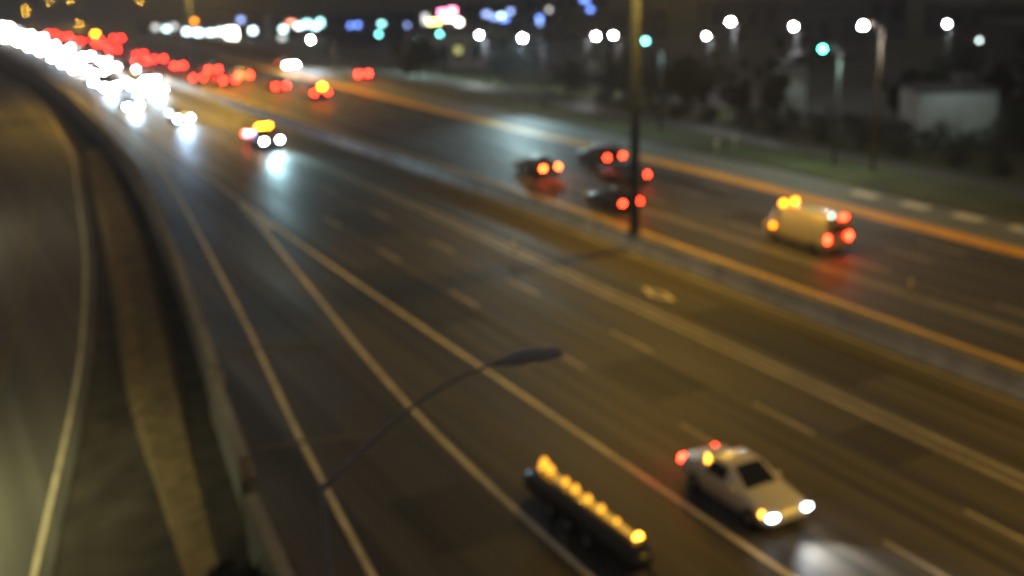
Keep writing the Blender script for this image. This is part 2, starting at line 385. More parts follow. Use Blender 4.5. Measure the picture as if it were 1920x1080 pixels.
def median_lamp(y, label, power):
    x = med(y); root = empty('median_light', (x, y, 0.86), label=label, cat='light pole')
    link('pole', tube_me([(0, 0, -0.05), (0, 0, 8), (0, 0, 17)], [0.31, 0.26, 0.2], 16), 'pole_brown', root)
    link('base_plate', tube_me([(0, 0, 0), (0, 0, 0.18)], [0.39, 0.39], 16), 'pole_brown', root)
    for s in (-1, 1):
        pts = [(0, 0, 15.6), (s*0.8, 0, 16.5), (s*1.8, 0, 16.9), (s*2.8, 0, 17.0)]
        link('arm', tube_me(pts, [0.08, 0.075, 0.07, 0.06]), 'pole_brown', root)
        l = luminaire(root, (s*2.8, 0, 17.0), 0 if s > 0 else math.pi, 'lamp_warm')
        spot('lamp_light', root, (s*3.2, 0, 16.85), power*(1.0 if s < 0 else 3.0), SOD, 158, 0.55, 0.4)
    return root
median_lamp(52.6, 'tall brown pole rising from the median barrier beside the cluster of red tail lights', 3500)
median_lamp(148, 'distant tall light pole on the median among the queues of traffic', 12000)
median_lamp(3, 'tall light pole on the median abreast of the pale silver car', 6500)
# dark lamp on a davit arm reaching over the exit lane, under the camera
fg = davit('street_lamp', (4.15, 13.4, -1.3), 12.0, (6.95, 13.15, 12.0), 'dark street lamp on a long curved arm reaching over the exit lane', 'lens_dim', 'galv_blue', r0=0.07, L=0.95, hw=0.2, attach=10.7)
spot('lamp_light', fg, (3.2, -0.3, 13.15), 300, SOD, 100, 0.8)
# greenish lamp on the far kerb of the lower road
sl = davit('street_lamp', (-8.0, 41, -1.5), 8.2, (-5.6, 41, 8.2), 'street lamp lighting the lower road with a yellow green pool', 'lamp_green', r0=0.1)
spot('lamp_light', sl, (3.0, 0, 9.55), 6500, (1.0, 0.95, 0.45), 150, 1.0)
sl = davit('street_lamp', (-10.5, 88, -1.5), 8.2, (-8.2, 88, 8.2), 'street lamp lighting the lower road further along', 'lamp_warm', r0=0.1)
spot('lamp_light', sl, (2.9, 0, 9.55), 9000, (1.0, 0.82, 0.5), 158, 0.8)
# lamps beyond the motorway: (x, y, z of the lens), lens, pole side offset, words
FARL = [
 ((61.4, 108.9, 7.7), 'lamp_white', (2.1, -0.9), 0.42, 'very bright white street lamp beside a twin pole on the far verge'),
 ((66.1, 63.1, 11.0), 'lamp_white', (1.3, -0.8), 0.4, 'tall bright white street lamp on a brown pole on the grass verge'),
 ((65.6, 66.8, 9.0), 'lamp_green', (1.1, -0.9), 0.32, 'green tinted street lamp on a slim pole on the grass verge'),
 ((64.1, 89.2, 8.4), 'lamp_teal', (1.4, -0.8), 0.4, 'dim teal street lamp on a slim pole on the grass verge'),
 ((55.1, 163.5, 4.7), 'lamp_white', (3.2, -1.2), 0.42, 'bright white lamp on a low pole beside the side street'),
 ((75.4, 146.8, 5.1), 'lamp_white', (1.2, 0.5), 0.36, 'white lamp standing alone between the dark trees and the pink sign'),
 ((90.6, 138.6, 4.5), 'lamp_white', (-1.3, 0.6), 0.48, 'white car park lamp, the wider one of a close pair'),
 ((94.5, 139.8, 4.3), 'lamp_white', (1.3, 0.6), 0.42, 'white car park lamp, the rounder one of a close pair'),
 ((101.7, 126.8, 4.5), 'lamp_white', (1.2, 0.5), 0.36, 'white car park lamp beside the brightest tall lamp'),
 ((91.7, 109.5, 7.8), 'lamp_white', (1.2, 0.6), 0.46, 'brightest tall white lamp over the car park'),
 ((102.2, 109.5, 6.6), 'lamp_white', (1.2, 0.6), 0.42, 'white lamp over the pale lit facade'),
 ((123.9, 103.4, 6.0), 'lamp_white', (1.2, 0.6), 0.34, 'white lamp behind the lit green foliage'),
 ((71.6, 160.2, 4.3), 'lamp_cyan', (1.2, 0.5), 0.36, 'pale cyan lamp beside the dark round tree'),
 ((71.8, 177.2, 3.8), 'lamp_teal', (1.2, 0.5), 0.48, 'teal lamp in front of the navy building'),
 ((78.8, 167.7, 3.9), 'lamp_teal', (1.2, 0.5), 0.48, 'teal lamp below the yellow sign'),
 ((115.1, 91.1, 5.1), 'lamp_dim', (1.6, -0.6), 0.34, 'faint whitish lamp on a thin pole beside the lit green foliage'),
]
for (x, y, z), ml, (dx, dy), rr, lab in FARL:
    bx, by = x+dx, y+dy; b0 = gz(bx, by)
    root = empty('street_lamp', (bx, by, b0), label=lab, cat='street lamp')
    pm = 'pole_tan' if 'brown' in lab else 'galv'
    za = z+0.35-b0
    link('pole', tube_me([(0, 0, -0.1), (0, 0, za*0.6), (0, 0, za-0.5)], [0.15, 0.12, 0.09], 10), pm, root)
    pts = [(-dx*t, -dy*t, za-0.6+0.6*math.sin(t*math.pi/2)) for t in (0, .2, .4, .6, .8, .9)]
    link('arm', tube_me(pts, [0.07]*6, 8), pm, root)
    bm = bmesh.new()                                         # shallow hood with a drop lens below
    tube_bm(bm, [(-dx, -dy, za-0.05), (-dx, -dy, za+0.06), (-dx, -dy, za+0.2)], [rr*1.05, rr*0.95, rr*0.35], 12)
    hood = link('hood', from_bm(bm, True), 'lamp_housing', root)
    bm = bmesh.new(); rl = rr*.62; bmesh.ops.create_uvsphere(bm, u_segments=14, v_segments=8, radius=rl)
    for v in bm.verts: v.co = Vector((v.co.x*0.92-dx, v.co.y*0.92-dy, v.co.z*0.75+za-0.3))
    link('lens', from_bm(bm, True), ml, hood)
    if (by < 100 and bx < 70) or (by > 140 and bx < 80 and ml in ('lamp_white', 'lamp_cyan')): spot('lamp_light', root, (-dx, -dy, za-0.75), 3000 if by > 100 else 850, {'lamp_white': (.75, .92, 1) if by > 100 else (1, .95, .6), 'lamp_green': (.5, 1, .85)}.get(ml, (.6, 1, .95)), 150, 0.7, 0.3)
link('pole', tube_me([(0, 0, 0), (0, 0, 6.6)], [0.12, 0.08]), 'galv', bpy.data.objects.get('street_lamp.002'), (1.4, 1.4, 0)) if bpy.data.objects.get('street_lamp.002') else None
vl = next(o for o in bpy.data.objects if o.get('label', '').startswith('very bright white street lamp'))
q_ = (Vector((47.5, 86, 0))-Vector((61.4, 108.9, 7.3))).to_track_quat('-Z', 'Y')
lo = spot('lamp_light', vl, Vector((61.4, 108.9, 7.15))-vl.location, 8500, (0.62, 0.95, 1.0), 80, 1.0, 0.3); lo.rotation_euler = q_.to_euler()
# sodium lamps far along the lower road
for i, (x, y, z) in enumerate([(27.3, 281.0, 6.5), (32.3, 278.3, 7.9), (36.7, 275.9, 8.1), (28.2, 292.5, 4.9), (36.6, 276.0-9, 3.2), (50.6, 268.4, 7.3), (38.8, 290, 7.7)]):
    y += 40; k = (CAM_H-z)/math.hypot(x, y-40)
    x2 = x*(y/(y-40)); z2 = CAM_H-k*math.hypot(x2, y)
    root = empty('street_lamp', (x2+1.6, y, gz(x2+1.6, y)), label='orange sodium street lamp beyond the end of the traffic queue', cat='street lamp', group='orange lamps beyond the queue')
    hh = z2-gz(x2+1.6, y)
    link('pole', tube_me([(0, 0, -0.1), (0, 0, hh)], [0.14, 0.09], 8), 'galv', root)
    link('arm', tube_me([(0, 0, hh-0.1), (-0.8, 0, hh+0.25), (-1.5, 0, hh+0.3)], [0.07, 0.06, 0.05], 8), 'galv', root)
    luminaire(root, (-1.4, 0, hh+0.28), math.pi, 'lamp_sodium', 1.3, 0.5)

# ------------------------------------------------------------------ vehicles (front faces local -y; origin on the ground at the centre)
PROF = {
 # (y from the front, zbottom, zbelt, zroof, half width, half roof width)
 'sedan': (4.6, [(0, .38, .58, .62, .70, .60), (.12, .26, .66, .72, .82, .66), (.5, .2, .72, .80, .88, .7), (1.35, .2, .86, .94, .90, .72), (2.15, .2, .90, 1.40, .91, .60), (3.1, .2, .92, 1.42, .91, .60), (3.9, .22, .94, 1.02, .89, .68), (4.4, .25, .92, .99, .86, .66), (4.6, .36, .80, .86, .76, .62)], (3, 4, 5, 6)),
 'suv': (4.7, [(0, .42, .72, .78, .74, .62), (.12, .3, .84, .92, .86, .7), (.45, .26, .92, 1.0, .92, .74), (1.3, .26, 1.02, 1.10, .94, .76), (1.95, .26, 1.06, 1.66, .95, .66), (3.3, .26, 1.08, 1.70, .95, .66), (4.3, .28, 1.08, 1.62, .93, .64), (4.6, .32, 1.02, 1.12, .90, .74), (4.7, .42, .8, .88, .84, .7)], (3, 4, 6, 7)),
 'van': (5.4, [(0, .42, .86, .92, .86, .8), (.1, .3, 1.06, 1.12, .96, .86), (.6, .28, 1.24, 1.32, .99, .9), (1.1, .28, 1.28, 2.16, 1.0, .93), (1.5, .28, 1.3, 2.3, 1.0, .95), (5.3, .28, 1.3, 2.3, 1.0, .95), (5.38, .3, 1.28, 2.26, .995, .94), (5.4, .36, 1.26, 2.2, .98, .92)], (2, 3, 6, 7)),
 'pickup': (5.5, [(0, .5, .86, .92, .84, .72), (.12, .38, 1.0, 1.06, .95, .82), (.5, .34, 1.08, 1.14, .99, .84), (1.5, .34, 1.14, 1.2, 1.0, .84), (2.1, .34, 1.16, 1.86, 1.0, .7), (3.3, .34, 1.16, 1.88, 1.0, .7), (3.6, .34, 1.14, 1.2, 1.0, .9), (5.4, .36, 1.12, 1.16, .99, .9), (5.5, .46, 1.06, 1.1, .96, .88)], (3, 4, 5, 6)),
}
def body_parts(kind):
    L, S, (cowl, wtop, rtop, rbot) = PROF[kind]
    bm = bmesh.new(); rings = []
    def ring(s, push=0.0):
        y, zb, zl_, zr, w2, wr = s; y = y-L/2
        half = [(0, zb), (w2*.86, zb), (w2*.97, zb+.1), (w2, (zb+zl_)*.5), (w2*.985, zl_), (wr+(w2-wr)*.08, zr-.04), (wr*.9, zr), (0, zr+.025)]
        pts = [(a, b) for a, b in half]+[(-a, b) for a, b in half[-2:0:-1]]
        return [Vector((a, y, b)) for a, b in pts]
    R = [ring(s) for s in S]
    V = [[bm.verts.new(p) for p in r] for r in R]
    n = len(R[0])
    for a, b in zip(V, V[1:]):
        for k in range(n): bm.faces.new((a[k], a[(k+1) % n], b[(k+1) % n], b[k]))
    bm.faces.new(V[0][::-1]); bm.faces.new(V[-1])
    body = from_bm(bm, True)
    def panel(quads, off=0.012, shrink=0.92, common=False):
        bm = bmesh.new(); call = sum((p for q in quads for p in q), Vector())/(4*len(quads))
        for q in quads:
            c = sum(q, Vector())/4; nrm = (q[1]-q[0]).cross(q[2]-q[0]).normalized()
            ctr = Vector((0, c.y, 0.8)); c0_ = c
            if common: c = call
            if nrm.dot(c0_-ctr) < 0: nrm = -nrm
            vs = [bm.verts.new(c+(p-c)*shrink+nrm*off) for p in q]; bm.faces.new(vs)
            bk = [bm.verts.new(c+(p-c)*shrink-nrm*0.02) for p in q]
            for k in range(4): bm.faces.new((vs[k], vs[(k+1) % 4], bk[(k+1) % 4], bk[k]))
        return from_bm(bm)
    P = {'body': body}
    def roofquad(i, j):   # the whole width between two stations (windscreens)
        return [[R[i][6], R[j][6], R[j][7], R[i][7]], [R[i][7], R[j][7], R[j][8], R[i][8]]]
    P['windscreen'] = panel(roofquad(cowl, wtop), 0.015, 0.94, True)
    P['rear_window'] = panel(roofquad(rtop, rbot), 0.015, 0.94, True) if kind != 'van' else panel([[Vector((-.6, L/2, 1.3)), Vector((.6, L/2, 1.3)), Vector((.6, L/2-.03, 1.95)), Vector((-.6, L/2-.03, 1.95))]], 0.02, 1)
    last = rtop if kind != 'van' else 4
    for s in (0, 1):
        qs = []
        for i in range(wtop, last):
            j = i+1; a, b = (4, 5) if s == 0 else (n-4, n-5)
            lo0, hi0, lo1, hi1 = R[i][a], R[i][b], R[j][a], R[j][b]
            qs.append([lo0+(hi0-lo0)*.12, lo1+(hi1-lo1)*.12, lo1+(hi1-lo1)*.95, lo0+(hi0-lo0)*.95])
        P['side_window%d' % s] = panel(qs)
    return P
bmw = bmesh.new()
def wheel_mesh(r=0.33, w2=0.11):
    bm = bmesh.new(); prof = [(r*.62, -w2), (r*.93, -w2), (r, -w2*.6), (r, w2*.6), (r*.93, w2), (r*.62, w2)]; seg = 20; rings = []
    for k in range(seg):
        a = 2*math.pi*k/seg; rings.append([bm.verts.new((x, p*math.cos(a), p*math.sin(a))) for p, x in prof])
    for k in range(seg):
        a, b = rings[k], rings[(k+1) % seg]
        for i in range(len(prof)-1): bm.faces.new((a[i], a[i+1], b[i+1], b[i]))
    tyre = from_bm(bm, True)
    bm = bmesh.new(); tube_bm(bm, [(-w2*.75, 0, 0), (w2*.75, 0, 0)], [r*.63, r*.63], 20)
    for k in range(5):
        a = 2*math.pi*k/5
        for sx in (-1, 1): tube_bm(bm, [(sx*w2*.85, 0, 0), (sx*w2*.8, math.cos(a)*r*.58, math.sin(a)*r*.58)], [.04, .03], 6)
    return tyre, from_bm(bm, True)
bmw.free()
TYRE, RIM = wheel_mesh()
BODY = {k: body_parts(k) for k in PROF}
def lamp_shape(w2, h, d):
    bm = bmesh.new(); bmesh.ops.create_uvsphere(bm, u_segments=12, v_segments=8, radius=1)
    for v in bm.verts: v.co = Vector((v.co.x*w2, v.co.y*d, v.co.z*h))
    return from_bm(bm, True)
LAMP = {}
def lamp_obj(name, m, parent, loc, size):
    key = (m, size)
    if key not in LAMP:
        me = lamp_shape(*size); me.materials.append(MAT[m]); LAMP[key] = me
    return link(name, LAMP[key], None, parent, loc)
LPOS = {'sedan': ((.66, -2.24, .62), (.68, 2.26, .78)), 'suv': ((.68, -2.28, .78), (.76, 2.3, .98)), 'van': ((.74, -2.64, .84), (.86, 2.7, 1.02)), 'pickup': ((.76, -2.7, .9), (.86, 2.72, .95))}
def vehicle(kind, x, y, away, paint, label, head='head_white', tail='tail_red', hsize=(.17, .1, .08), tsize=(.13, .11, .06), group=None, name=None, hlit=True, tlit=True, z=0.006, detail=True, cat=None):
    """y is where the end that faces the camera stands"""
    L = PROF[kind][0]
    root = empty(name or {'sedan': 'car', 'suv': 'car', 'van': 'van', 'pickup': 'pickup_truck'}[kind], (x, y+L/2, z), math.pi if away else 0, label=label, cat=cat or {'sedan': 'car', 'suv': 'car', 'van': 'van', 'pickup': 'pickup'}[kind], group=group)
    P = BODY[kind]
    b = link('body', P['body'], None, root)
    if not P['body'].materials: P['body'].materials.append(MAT[paint])
    b.material_slots[0].link = 'OBJECT'; b.material_slots[0].material = MAT[paint]
    for k in ('windscreen', 'rear_window'): link(k, P[k], 'glass', root)
    for s in (0, 1): link('side_window', P['side_window%d' % s], 'glass', root)
    (hx, hy, hz), (tx, ty, tz) = LPOS[kind]
    for s in (-1, 1):
        lamp_obj('headlight', head if hlit else 'plate', root, (s*hx, hy, hz), hsize)
        lamp_obj('taillight', tail if tlit else 'trim', root, (s*tx, ty, tz), tsize)
    sy = L*.30; wx = PROF[kind][1][4][4]-.08
    for s in (-1, 1):
        for yy in (-sy-.05, sy):
            wt = link('wheel', TYRE, 'tyre', root, (s*wx, yy, .33)); link('rim', RIM, 'rim', wt)
    if detail:
        for s in (-1, 1):
            link('mirror', box_me(s*(wx+.1)-.09, s*(wx+.1)+.09, -L*.5+PROF[kind][1][PROF[kind][2][0]][0]+.35-.05, -L*.5+PROF[kind][1][PROF[kind][2][0]][0]+.35+.06, PROF[kind][1][3][2]+.02, PROF[kind][1][3][2]+.17, .03), paint, root)
        link('licence_plate', box_me(-.15, .15, L/2-.01, L/2+.015, .55, .67, .004), 'plate', root)
        link('bumper', box_me(-wx, wx, -L/2-.03, -L/2+.2, .3, .45, .05), 'trim', root)
        link('bumper', box_me(-wx, wx, L/2-.2, L/2+.03, .32, .48, .05), 'trim', root)
    return root
def beam(root, kind, power, col=(0.85, 0.93, 1.0), ang=62, tilt=5):
    (hx, hy, hz), _ = LPOS[kind]
    spot('headlight_beam', root, (0, hy-.25, hz), power, col, ang, 1.0, 0.25, (math.radians(90-tilt), 0, math.pi))

# near vehicles
c = vehicle('sedan', 21.9, 22.5, False, 'paint_warm', 'pale silver car with lit headlights driving in the lane beside the exit lane', 'head_near', 'tail_near', (.2, .075, .1), (.14, .13, .1), detail=True)
c.scale = (1.04, 1, 1.08)
lamp_obj('side_marker', 'amber_near', c, (-.86, -1.95, .68), (.06, .1, .05))
lamp_obj('door_lamp', 'amber_near', c, (-.72, .9, 1.3), (.05, .16, .05)); lamp_obj('door_handle', 'plate', c, (-.92, .75, .84), (.03, .1, .02))
beam(c, 'sedan', 1500, (0.9, 0.95, 1.0), 90, 2)
tr = empty('dark_vehicle', (16.45, 26.0, 0.006), 0, label='long low black vehicle with roof highlights shaped as a glowing amber strip', cat='dark_vehicle')  # unidentified dark car, built as a made-up low towed box
bm = bmesh.new(); prev = None
for y, h, w2 in ((-3.3, .62, .28), (-3.15, .84, .42), (-2.7, .94, .5), (0, .96, .52), (2.7, .94, .5), (3.05, .86, .45), (3.2, .62, .3)):
    ring = [bm.verts.new((a*w2, y, z)) for a, z in ((-.9, .3), (-1, .42), (-.98, h*.8), (-.7, h), (.7, h), (.98, h*.8), (1, .42), (.9, .3))]
    if prev:
        for q in range(8): bm.faces.new((prev[q], prev[(q+1) % 8], ring[(q+1) % 8], ring[q]))
    else: bm.faces.new(ring)
    prev = ring
bm.faces.new(prev[::-1]); link('body', from_bm(bm, True), 'paint_black', tr)
link('roof_glint_strip', box_me(.08, .34, -2.75, 2.85, .93, .985, .02), 'amber_strip', tr)  # glowing strip put in for street light highlights on the roof
link('drawbar', tube_me([(0, -3.2, .42), (0, -4.1, .4)], [.06, .05], 8), 'trim', tr)
for yy in (-1.1, .0, 1.1):
    for s_ in (-1, 1):
        wt = link('wheel', TYRE, 'tyre', tr, (s_*.5, yy, .33)); link('rim', RIM, 'rim', wt)
for yy, rr_ in ((2.75, .2), (2.3, .15), (1.35, .13), (.75, .14), (.0, .13), (-.75, .13), (-1.6, .1)): lamp_obj('roof_glint', 'amber_soft', tr, (.2, yy, .98), (rr_, rr_*1.9, .05))  # glowing spots added as the brighter roof highlights
lamp_obj('front_marker', 'amber_near', tr, (.24, -2.65, .99), (.16, .16, .08))
# van on the far carriageway
v = vehicle('van', 46.0, 44.7, True, 'paint_white_sodium', 'white cargo van with amber roof lamps and red rear lights', tail='tail_near', tsize=(.12, .2, .05), hlit=False)  # white body tinted cream to carry the sodium light
for s in (-1, 1): lamp_obj('roof_lamp', 'amber_mid', v, (s*.45, -1.5, 2.36), (.26, .14, .09))
lamp_obj('side_marker', 'amber_mid', v, (1.02, -1.75, 1.0), (.05, .12, .09))
lamp_obj('high_brake_lamp', 'tail_near', v, (-.3, 2.68, 2.2), (.32, .07, .06)); lamp_obj('roof_beacon', 'marker_white', v, (.45, 2.5, 2.36), (.09, .09, .08))
# four cars by the tall pole
k = dict(tail='tail_near', tsize=(.16, .13, .06), hlit=False)
vehicle('sedan', 43.8, 73.6, True, 'paint_grey', 'grey car with orange red tail lights in the HOV lane beside the median', **{**k, 'tail': 'brake_hot'})
vehicle('suv', 49.9, 73.5, True, 'paint_black', 'black car in the outer lane behind the tall median pole', **k)
c = vehicle('sedan', 47.7, 66.9, True, 'paint_blue', 'dark blue car with a small pale lamp above its red tail lights', **k)
lamp_obj('roof_lamp', 'marker_white', c, (.3, 1.9, 1.15), (.09, .06, .06))
vehicle('sedan', 42.0, 59.9, True, 'paint_black', 'black car with widely spaced tail lights close to the median pole', **k)
# oncoming vehicles on the motorway
GQ = 'cars in the oncoming queue'; LQ = 'car with dazzling white headlights in the oncoming traffic queue'
c = vehicle('pickup', 29.1, 99.8, False, 'paint_grey', 'oncoming pickup with amber roof lamps and bright white headlights', hsize=(.2, .14, .1), tail='tail_red')
for s in (-1, 0, 1): lamp_obj('roof_lamp', 'amber', c, (s*.45, -.4, 1.98), (.22, .12, .09))
lamp_obj('side_marker', 'tail_red', c, (-1.15, 2.5, 1.0), (.1, .12, .1)); beam(c, 'pickup', 9000, (0.42, 0.8, 0.9), 60, 0)
c = vehicle('sedan', 26.0, 121.9, False, 'paint_silver', 'oncoming car with bluish headlights ahead of the traffic queue', 'head_cool', hsize=(.22, .15, .1)); beam(c, 'sedan', 9000, (0.4, 0.68, 1.0), 60, 0)
ON = [(23.3, 136.1, 'sedan'), (27.6, 157.2, 'van'), (28.9, 149.6, 'suv'), (29.2, 184.7, 'suv'), (25.8, 176.6, 'van'), (24.2, 157.1, 'van'), (27.4, 193.1, 'suv'), (31.8, 181.6, 'sedan'), (29.3, 212.2, 'sedan'), (24.2, 198.8, 'van'),
      (27.3, 224, 'suv'), (27.6, 245.8, 'sedan'), (28.2, 269.5, 'suv'), (23.5, 243.3, 'sedan'), (26.6, 281.4, 'van'), (26.3, 296.1, 'sedan'), (26, 322, 'suv'), (25.2, 334.6, 'sedan'), (21.7, 274.5, 'sedan'), (23, 257.7, 'suv'),
      (30.9, 164, 'sedan'), (24.3, 167.5, 'sedan'), (29.8, 174.5, 'pickup'), (24.3, 187.2, 'suv'), (26.7, 205, 'pickup'), (24.4, 214, 'sedan'), (24.1, 228.5, 'suv'), (30.2, 199, 'sedan'), (28.6, 232, 'pickup'), (24.4, 301, 'suv')]
PA = ['paint_grey', 'paint_silver', 'paint_black', 'paint_ivory', 'paint_red', 'paint_blue']
for i, (x, y, kd) in enumerate(ON):
    big = (.24, .17, .12) if y < 145 else (.36, .27, .16)
    c = vehicle(kd, x, y, False, PA[i % 6], LQ, 'head_cool' if i % 4 == 1 else 'head_white', hsize=big, group=GQ, detail=False, tlit=False, name='car', cat='car')
    if y < 165: beam(c, kd, 4500, (0.45, 0.78, 1.0), 60, 0)
# receding vehicles
GR = 'cars receding with red tail lights'; LRD = 'distant car seen from behind with red tail lights'
c = vehicle('pickup', 44.8, 130.6, True, 'paint_grey', 'receding pickup with an amber lamp beside its red tail light', tsize=(.15, .14, .06), hlit=False)
lamp_obj('roof_lamp', 'amber', c, (-.6, 1.6, 1.55), (.35, .2, .25))
vehicle('sedan', 57.4, 148.3, True, 'paint_grey', 'car with red tail lights leaving along the side street', tsize=(.3, .18, .06), hlit=False)
vehicle('suv', 53.2, 168.2, False, 'paint_silver', 'car with white headlights standing on the side street', hsize=(.35, .22, .12))
RD = [(43.4, 142.4), (42.6, 156.7), (36.9, 160.5), (39.3, 152.8), (41.1, 168.4), (38.7, 180.8), (38.1, 192.8), (37.7, 207.2), (34.8, 190.8), (41.1, 248.9), (35.7, 222.1), (35.4, 235), (37.4, 252.5), (32.9, 248.5), (32.6, 264.1), (31.6, 280.3)]
for i, (x, y) in enumerate(RD):
    kd = ['sedan', 'suv', 'sedan', 'pickup', 'suv'][i % 5]
    c = vehicle(kd, x, y, True, PA[(i+2) % 6], LRD, tail='tail_red', tsize=(.2, .16, .06) if y < 200 else (.22, .16, .06), group=GR, hlit=False, detail=False, name='car', cat='car')
    if i == 12: lamp_obj('roof_lamp', 'amber', c, (0, 1.5, 1.9), (.5, .2, .25)); c['label'] = 'distant car with an amber roof lamp among red tail lights'; del c['group']

# ------------------------------------------------------------------ verge furniture
post_me = tube_me([(0, 0, 0), (0, 0, 1.0)], [.05, .045], 8)
for x, y, lab in ((61.0, 74.2, 'white marker post with a pale reflector at the kerb of the far verge'), (64.2, 75.6, 'white marker post with a pale reflector up on the grass of the far verge')):
    root = empty('marker_post', (x, y, gz(x, y)), label=lab, cat='marker post')
    link('post', post_me, 'paint_ivory', root); link('reflector_head', lamp_shape(.2, .2, .1), 'paint_ivory', root, (0, -.02, 1.05))
for x, y, zz, lab in ((30.8, 56.2, 0, 'short pale lane marker post on the near buffer line'), (44.1, 37.6, 0, 'short pale lane marker post on the far carriageway')):
    root = empty('lane_post', (x, y, 0.008), label=lab, cat='marker post')
    link('post', tube_me([(0, 0, 0), (0, 0, .5)], [.05, .045], 8), 'paint_ivory', root); link('foot', tube_me([(0, 0, 0), (0, 0, .05)], [.16, .12], 10), 'trim', root); link('reflector_head', lamp_shape(.12, .12, .08), 'paint_ivory', root, (0, 0, .55))

# ------------------------------------------------------------------ beyond the verge: side street, car park, buildings, trees
zoff = lambda d: (lambda x, y: gz(x, y)+d)
def drape(fa, fb, y0, y1, name, m, n=6, d=0.03, st=5):
    bm = bmesh.new(); prev = None
    for y in srange(y0, y1, st):
        cur = []
        for i in range(n+1):
            x = fa(y)+(fb(y)-fa(y))*i/n; cur.append(bm.verts.new((x, y, gz(x, y)+d)))
        if prev:
            for i in range(n): bm.faces.new((prev[i], prev[i+1], cur[i+1], cur[i]))
        prev = cur
    return tag(link(name, from_bm(bm), m), kind='structure')
drape(FAR(70), FAR(77), -20, 300, 'service_road', 'asphalt_side', 5, 0.06)
drape(FAR(98), FAR(170), 20, 330, 'car_park', 'lot', 2, 0.05)
drape(FAR(59.5), lambda y: 70.5+sh(y), 140, 182, 'side_street', 'asphalt_side', 8, 0.07)

def local_frame(D):
    o = Vector((math.sin(YAW)*D, math.cos(YAW)*D, 0)); return o
def building(name, label, c0, c1, depth, z0, z1, m, storeys=1, lit=(), cols=6, cat='building', door=True):
    """c0, c1: the two ends of the front (x, y); the body runs back from it"""
    a, b = Vector((*c0, 0)), Vector((*c1, 0)); L = (b-a).length; rz = math.atan2(b.y-a.y, b.x-a.x)
    root = empty(name, (a.x, a.y, z0), rz, label=label, cat=cat); H = z1-z0
    link('wall', box_me(0, L, 0, depth, -0.5, H), m, root)
    rf = link('roof', box_me(-.25, L+.25, -.25, depth+.25, H, H+.25, .04), 'concrete_dark', root)
    link('roof_unit', box_me(L*.6, L*.6+2, depth*.4, depth*.4+2, H+.2, H+1.3, .05), 'galv', rf)
    hs = H/storeys
    for s in range(storeys):
        for k in range(cols):
            x0 = L*(k+.2)/cols; x1 = L*(k+.8)/cols
            w_ = link('window', box_me(x0, x1, -.06, .05, s*hs+hs*.3, s*hs+hs*.75), 'glass', root)
            link('frame', box_me(x0-.08, x1+.08, -.04, .04, s*hs+hs*.3-.1, s*hs+hs*.3), 'concrete', w_)
    if door: link('door', box_me(L*.45, L*.45+1.1, -.05, .05, 0, min(2.1, H*.7)), 'trim', root)
    inv = Matrix.Rotation(-rz, 3, 'Z')
    for (x, y, z, mm, sx, sz) in lit:
        p = inv @ (Vector((x, y, z))-Vector((a.x, a.y, z0))); p.y = min(p.y, 0)
        link('lit_sign', box_me(p.x-sx, p.x+sx, -.35, -.1, p.z-sz, p.z+sz, .03), mm, root)
    return root
mat('wall_dark', (0.06, 0.06, 0.065), 0.8, noise=(0.3, 0.2)); mat('wall_navy', (0.03, 0.04, 0.09), 0.7, noise=(0.3, 0.2)); mat('wall_pale', (0.6, 0.62, 0.6), 0.8, noise=(0.3, 0.15)); mat('wall_brick', (0.16, 0.09, 0.07), 0.85, noise=(0.5, 0.2))
em('s_white', (0.65, 0.88, 1.0), 12); em('s_soft', (0.55, 0.85, 0.85), 9); em('s_blue', (0.16, 0.3, 0.95), 6); em('s_bluesoft', (0.3, 0.42, 0.85), 4.5); em('s_pink', (1, 0.22, 0.4), 15)
em('s_yellow', (0.95, 0.85, 0.2), 11); em('s_warm', (1, 0.85, 0.7), 18); em('s_dim', (0.6, 0.62, 0.6), 3.2); em('s_orange', (1, 0.3, 0.02), 16); em('s_red', (1, 0.3, 0.2), 8)
em('s_ydim', (0.6, 0.6, 0.2), 1.2); em('s_teal', (0.3, 0.75, 0.7), 11)
def along(D, lat): return (math.sin(YAW)*D+math.cos(YAW)*lat, math.cos(YAW)*D-math.sin(YAW)*lat)
def front(D, l0, l1): return along(D, l0), along(D, l1)
lat = lambda x, y: x*math.cos(YAW)-y*math.sin(YAW)
c0, c1 = front(271, lat(50, 280), lat(77.5, 265))
building('store', 'low store with a strip of glaring white and blue lights along its front', c0, c1, 16, -4, 3.2, 'wall_dark', 1,
 [(54.7, 277.5, 1.0, 's_dim', .7, .5), (57, 276.3, .6, 's_soft', .7, .4), (58.7, 275.4, 1.1, 's_dim', .6, .5), (62.7, 273.2, 2.2, 's_orange', .8, .25), (61.4, 273.9, -.2, 's_white', .8, .5), (63.6, 272.7, -.5, 's_white', .9, .5), (66.4, 271.2, -.6, 's_white', .9, .4), (68.4, 270.2, -.4, 's_white', .6, .5),
  (70.7, 268.9, -1.2, 's_warm', 1.3, 1.5), (72.9, 267.6, 2.2, 's_bluesoft', .6, .5), (75.3, 266.4, -.4, 's_white', .6, .5), (63.7, 272.7, -2.2, 's_blue', .7, .35)], 7)
c0, c1 = front(281, lat(80, 276), lat(95, 267.5))
building('store', 'small store with a pale teal lit sign beside the navy building', c0, c1, 14, -4, 2.4, 'wall_dark', 1,
 [(84.8, 272.6, -.9, 's_soft', .7, .5), (86.7, 271.6, .6, 's_red', .9, .35), (88.3, 270.7, -.3, 's_white', .8, .4), (90.2, 269.7, .2, 's_teal', .8, .6), (91.9, 268.7, -.5, 's_soft', .7, .5), (93.1, 268.1, .4, 's_teal', .6, .7), (84.4, 272.8, -3.0, 's_dim', .7, .5)], 5)
c0, c1 = front(261, lat(87, 249), lat(106, 238.5))
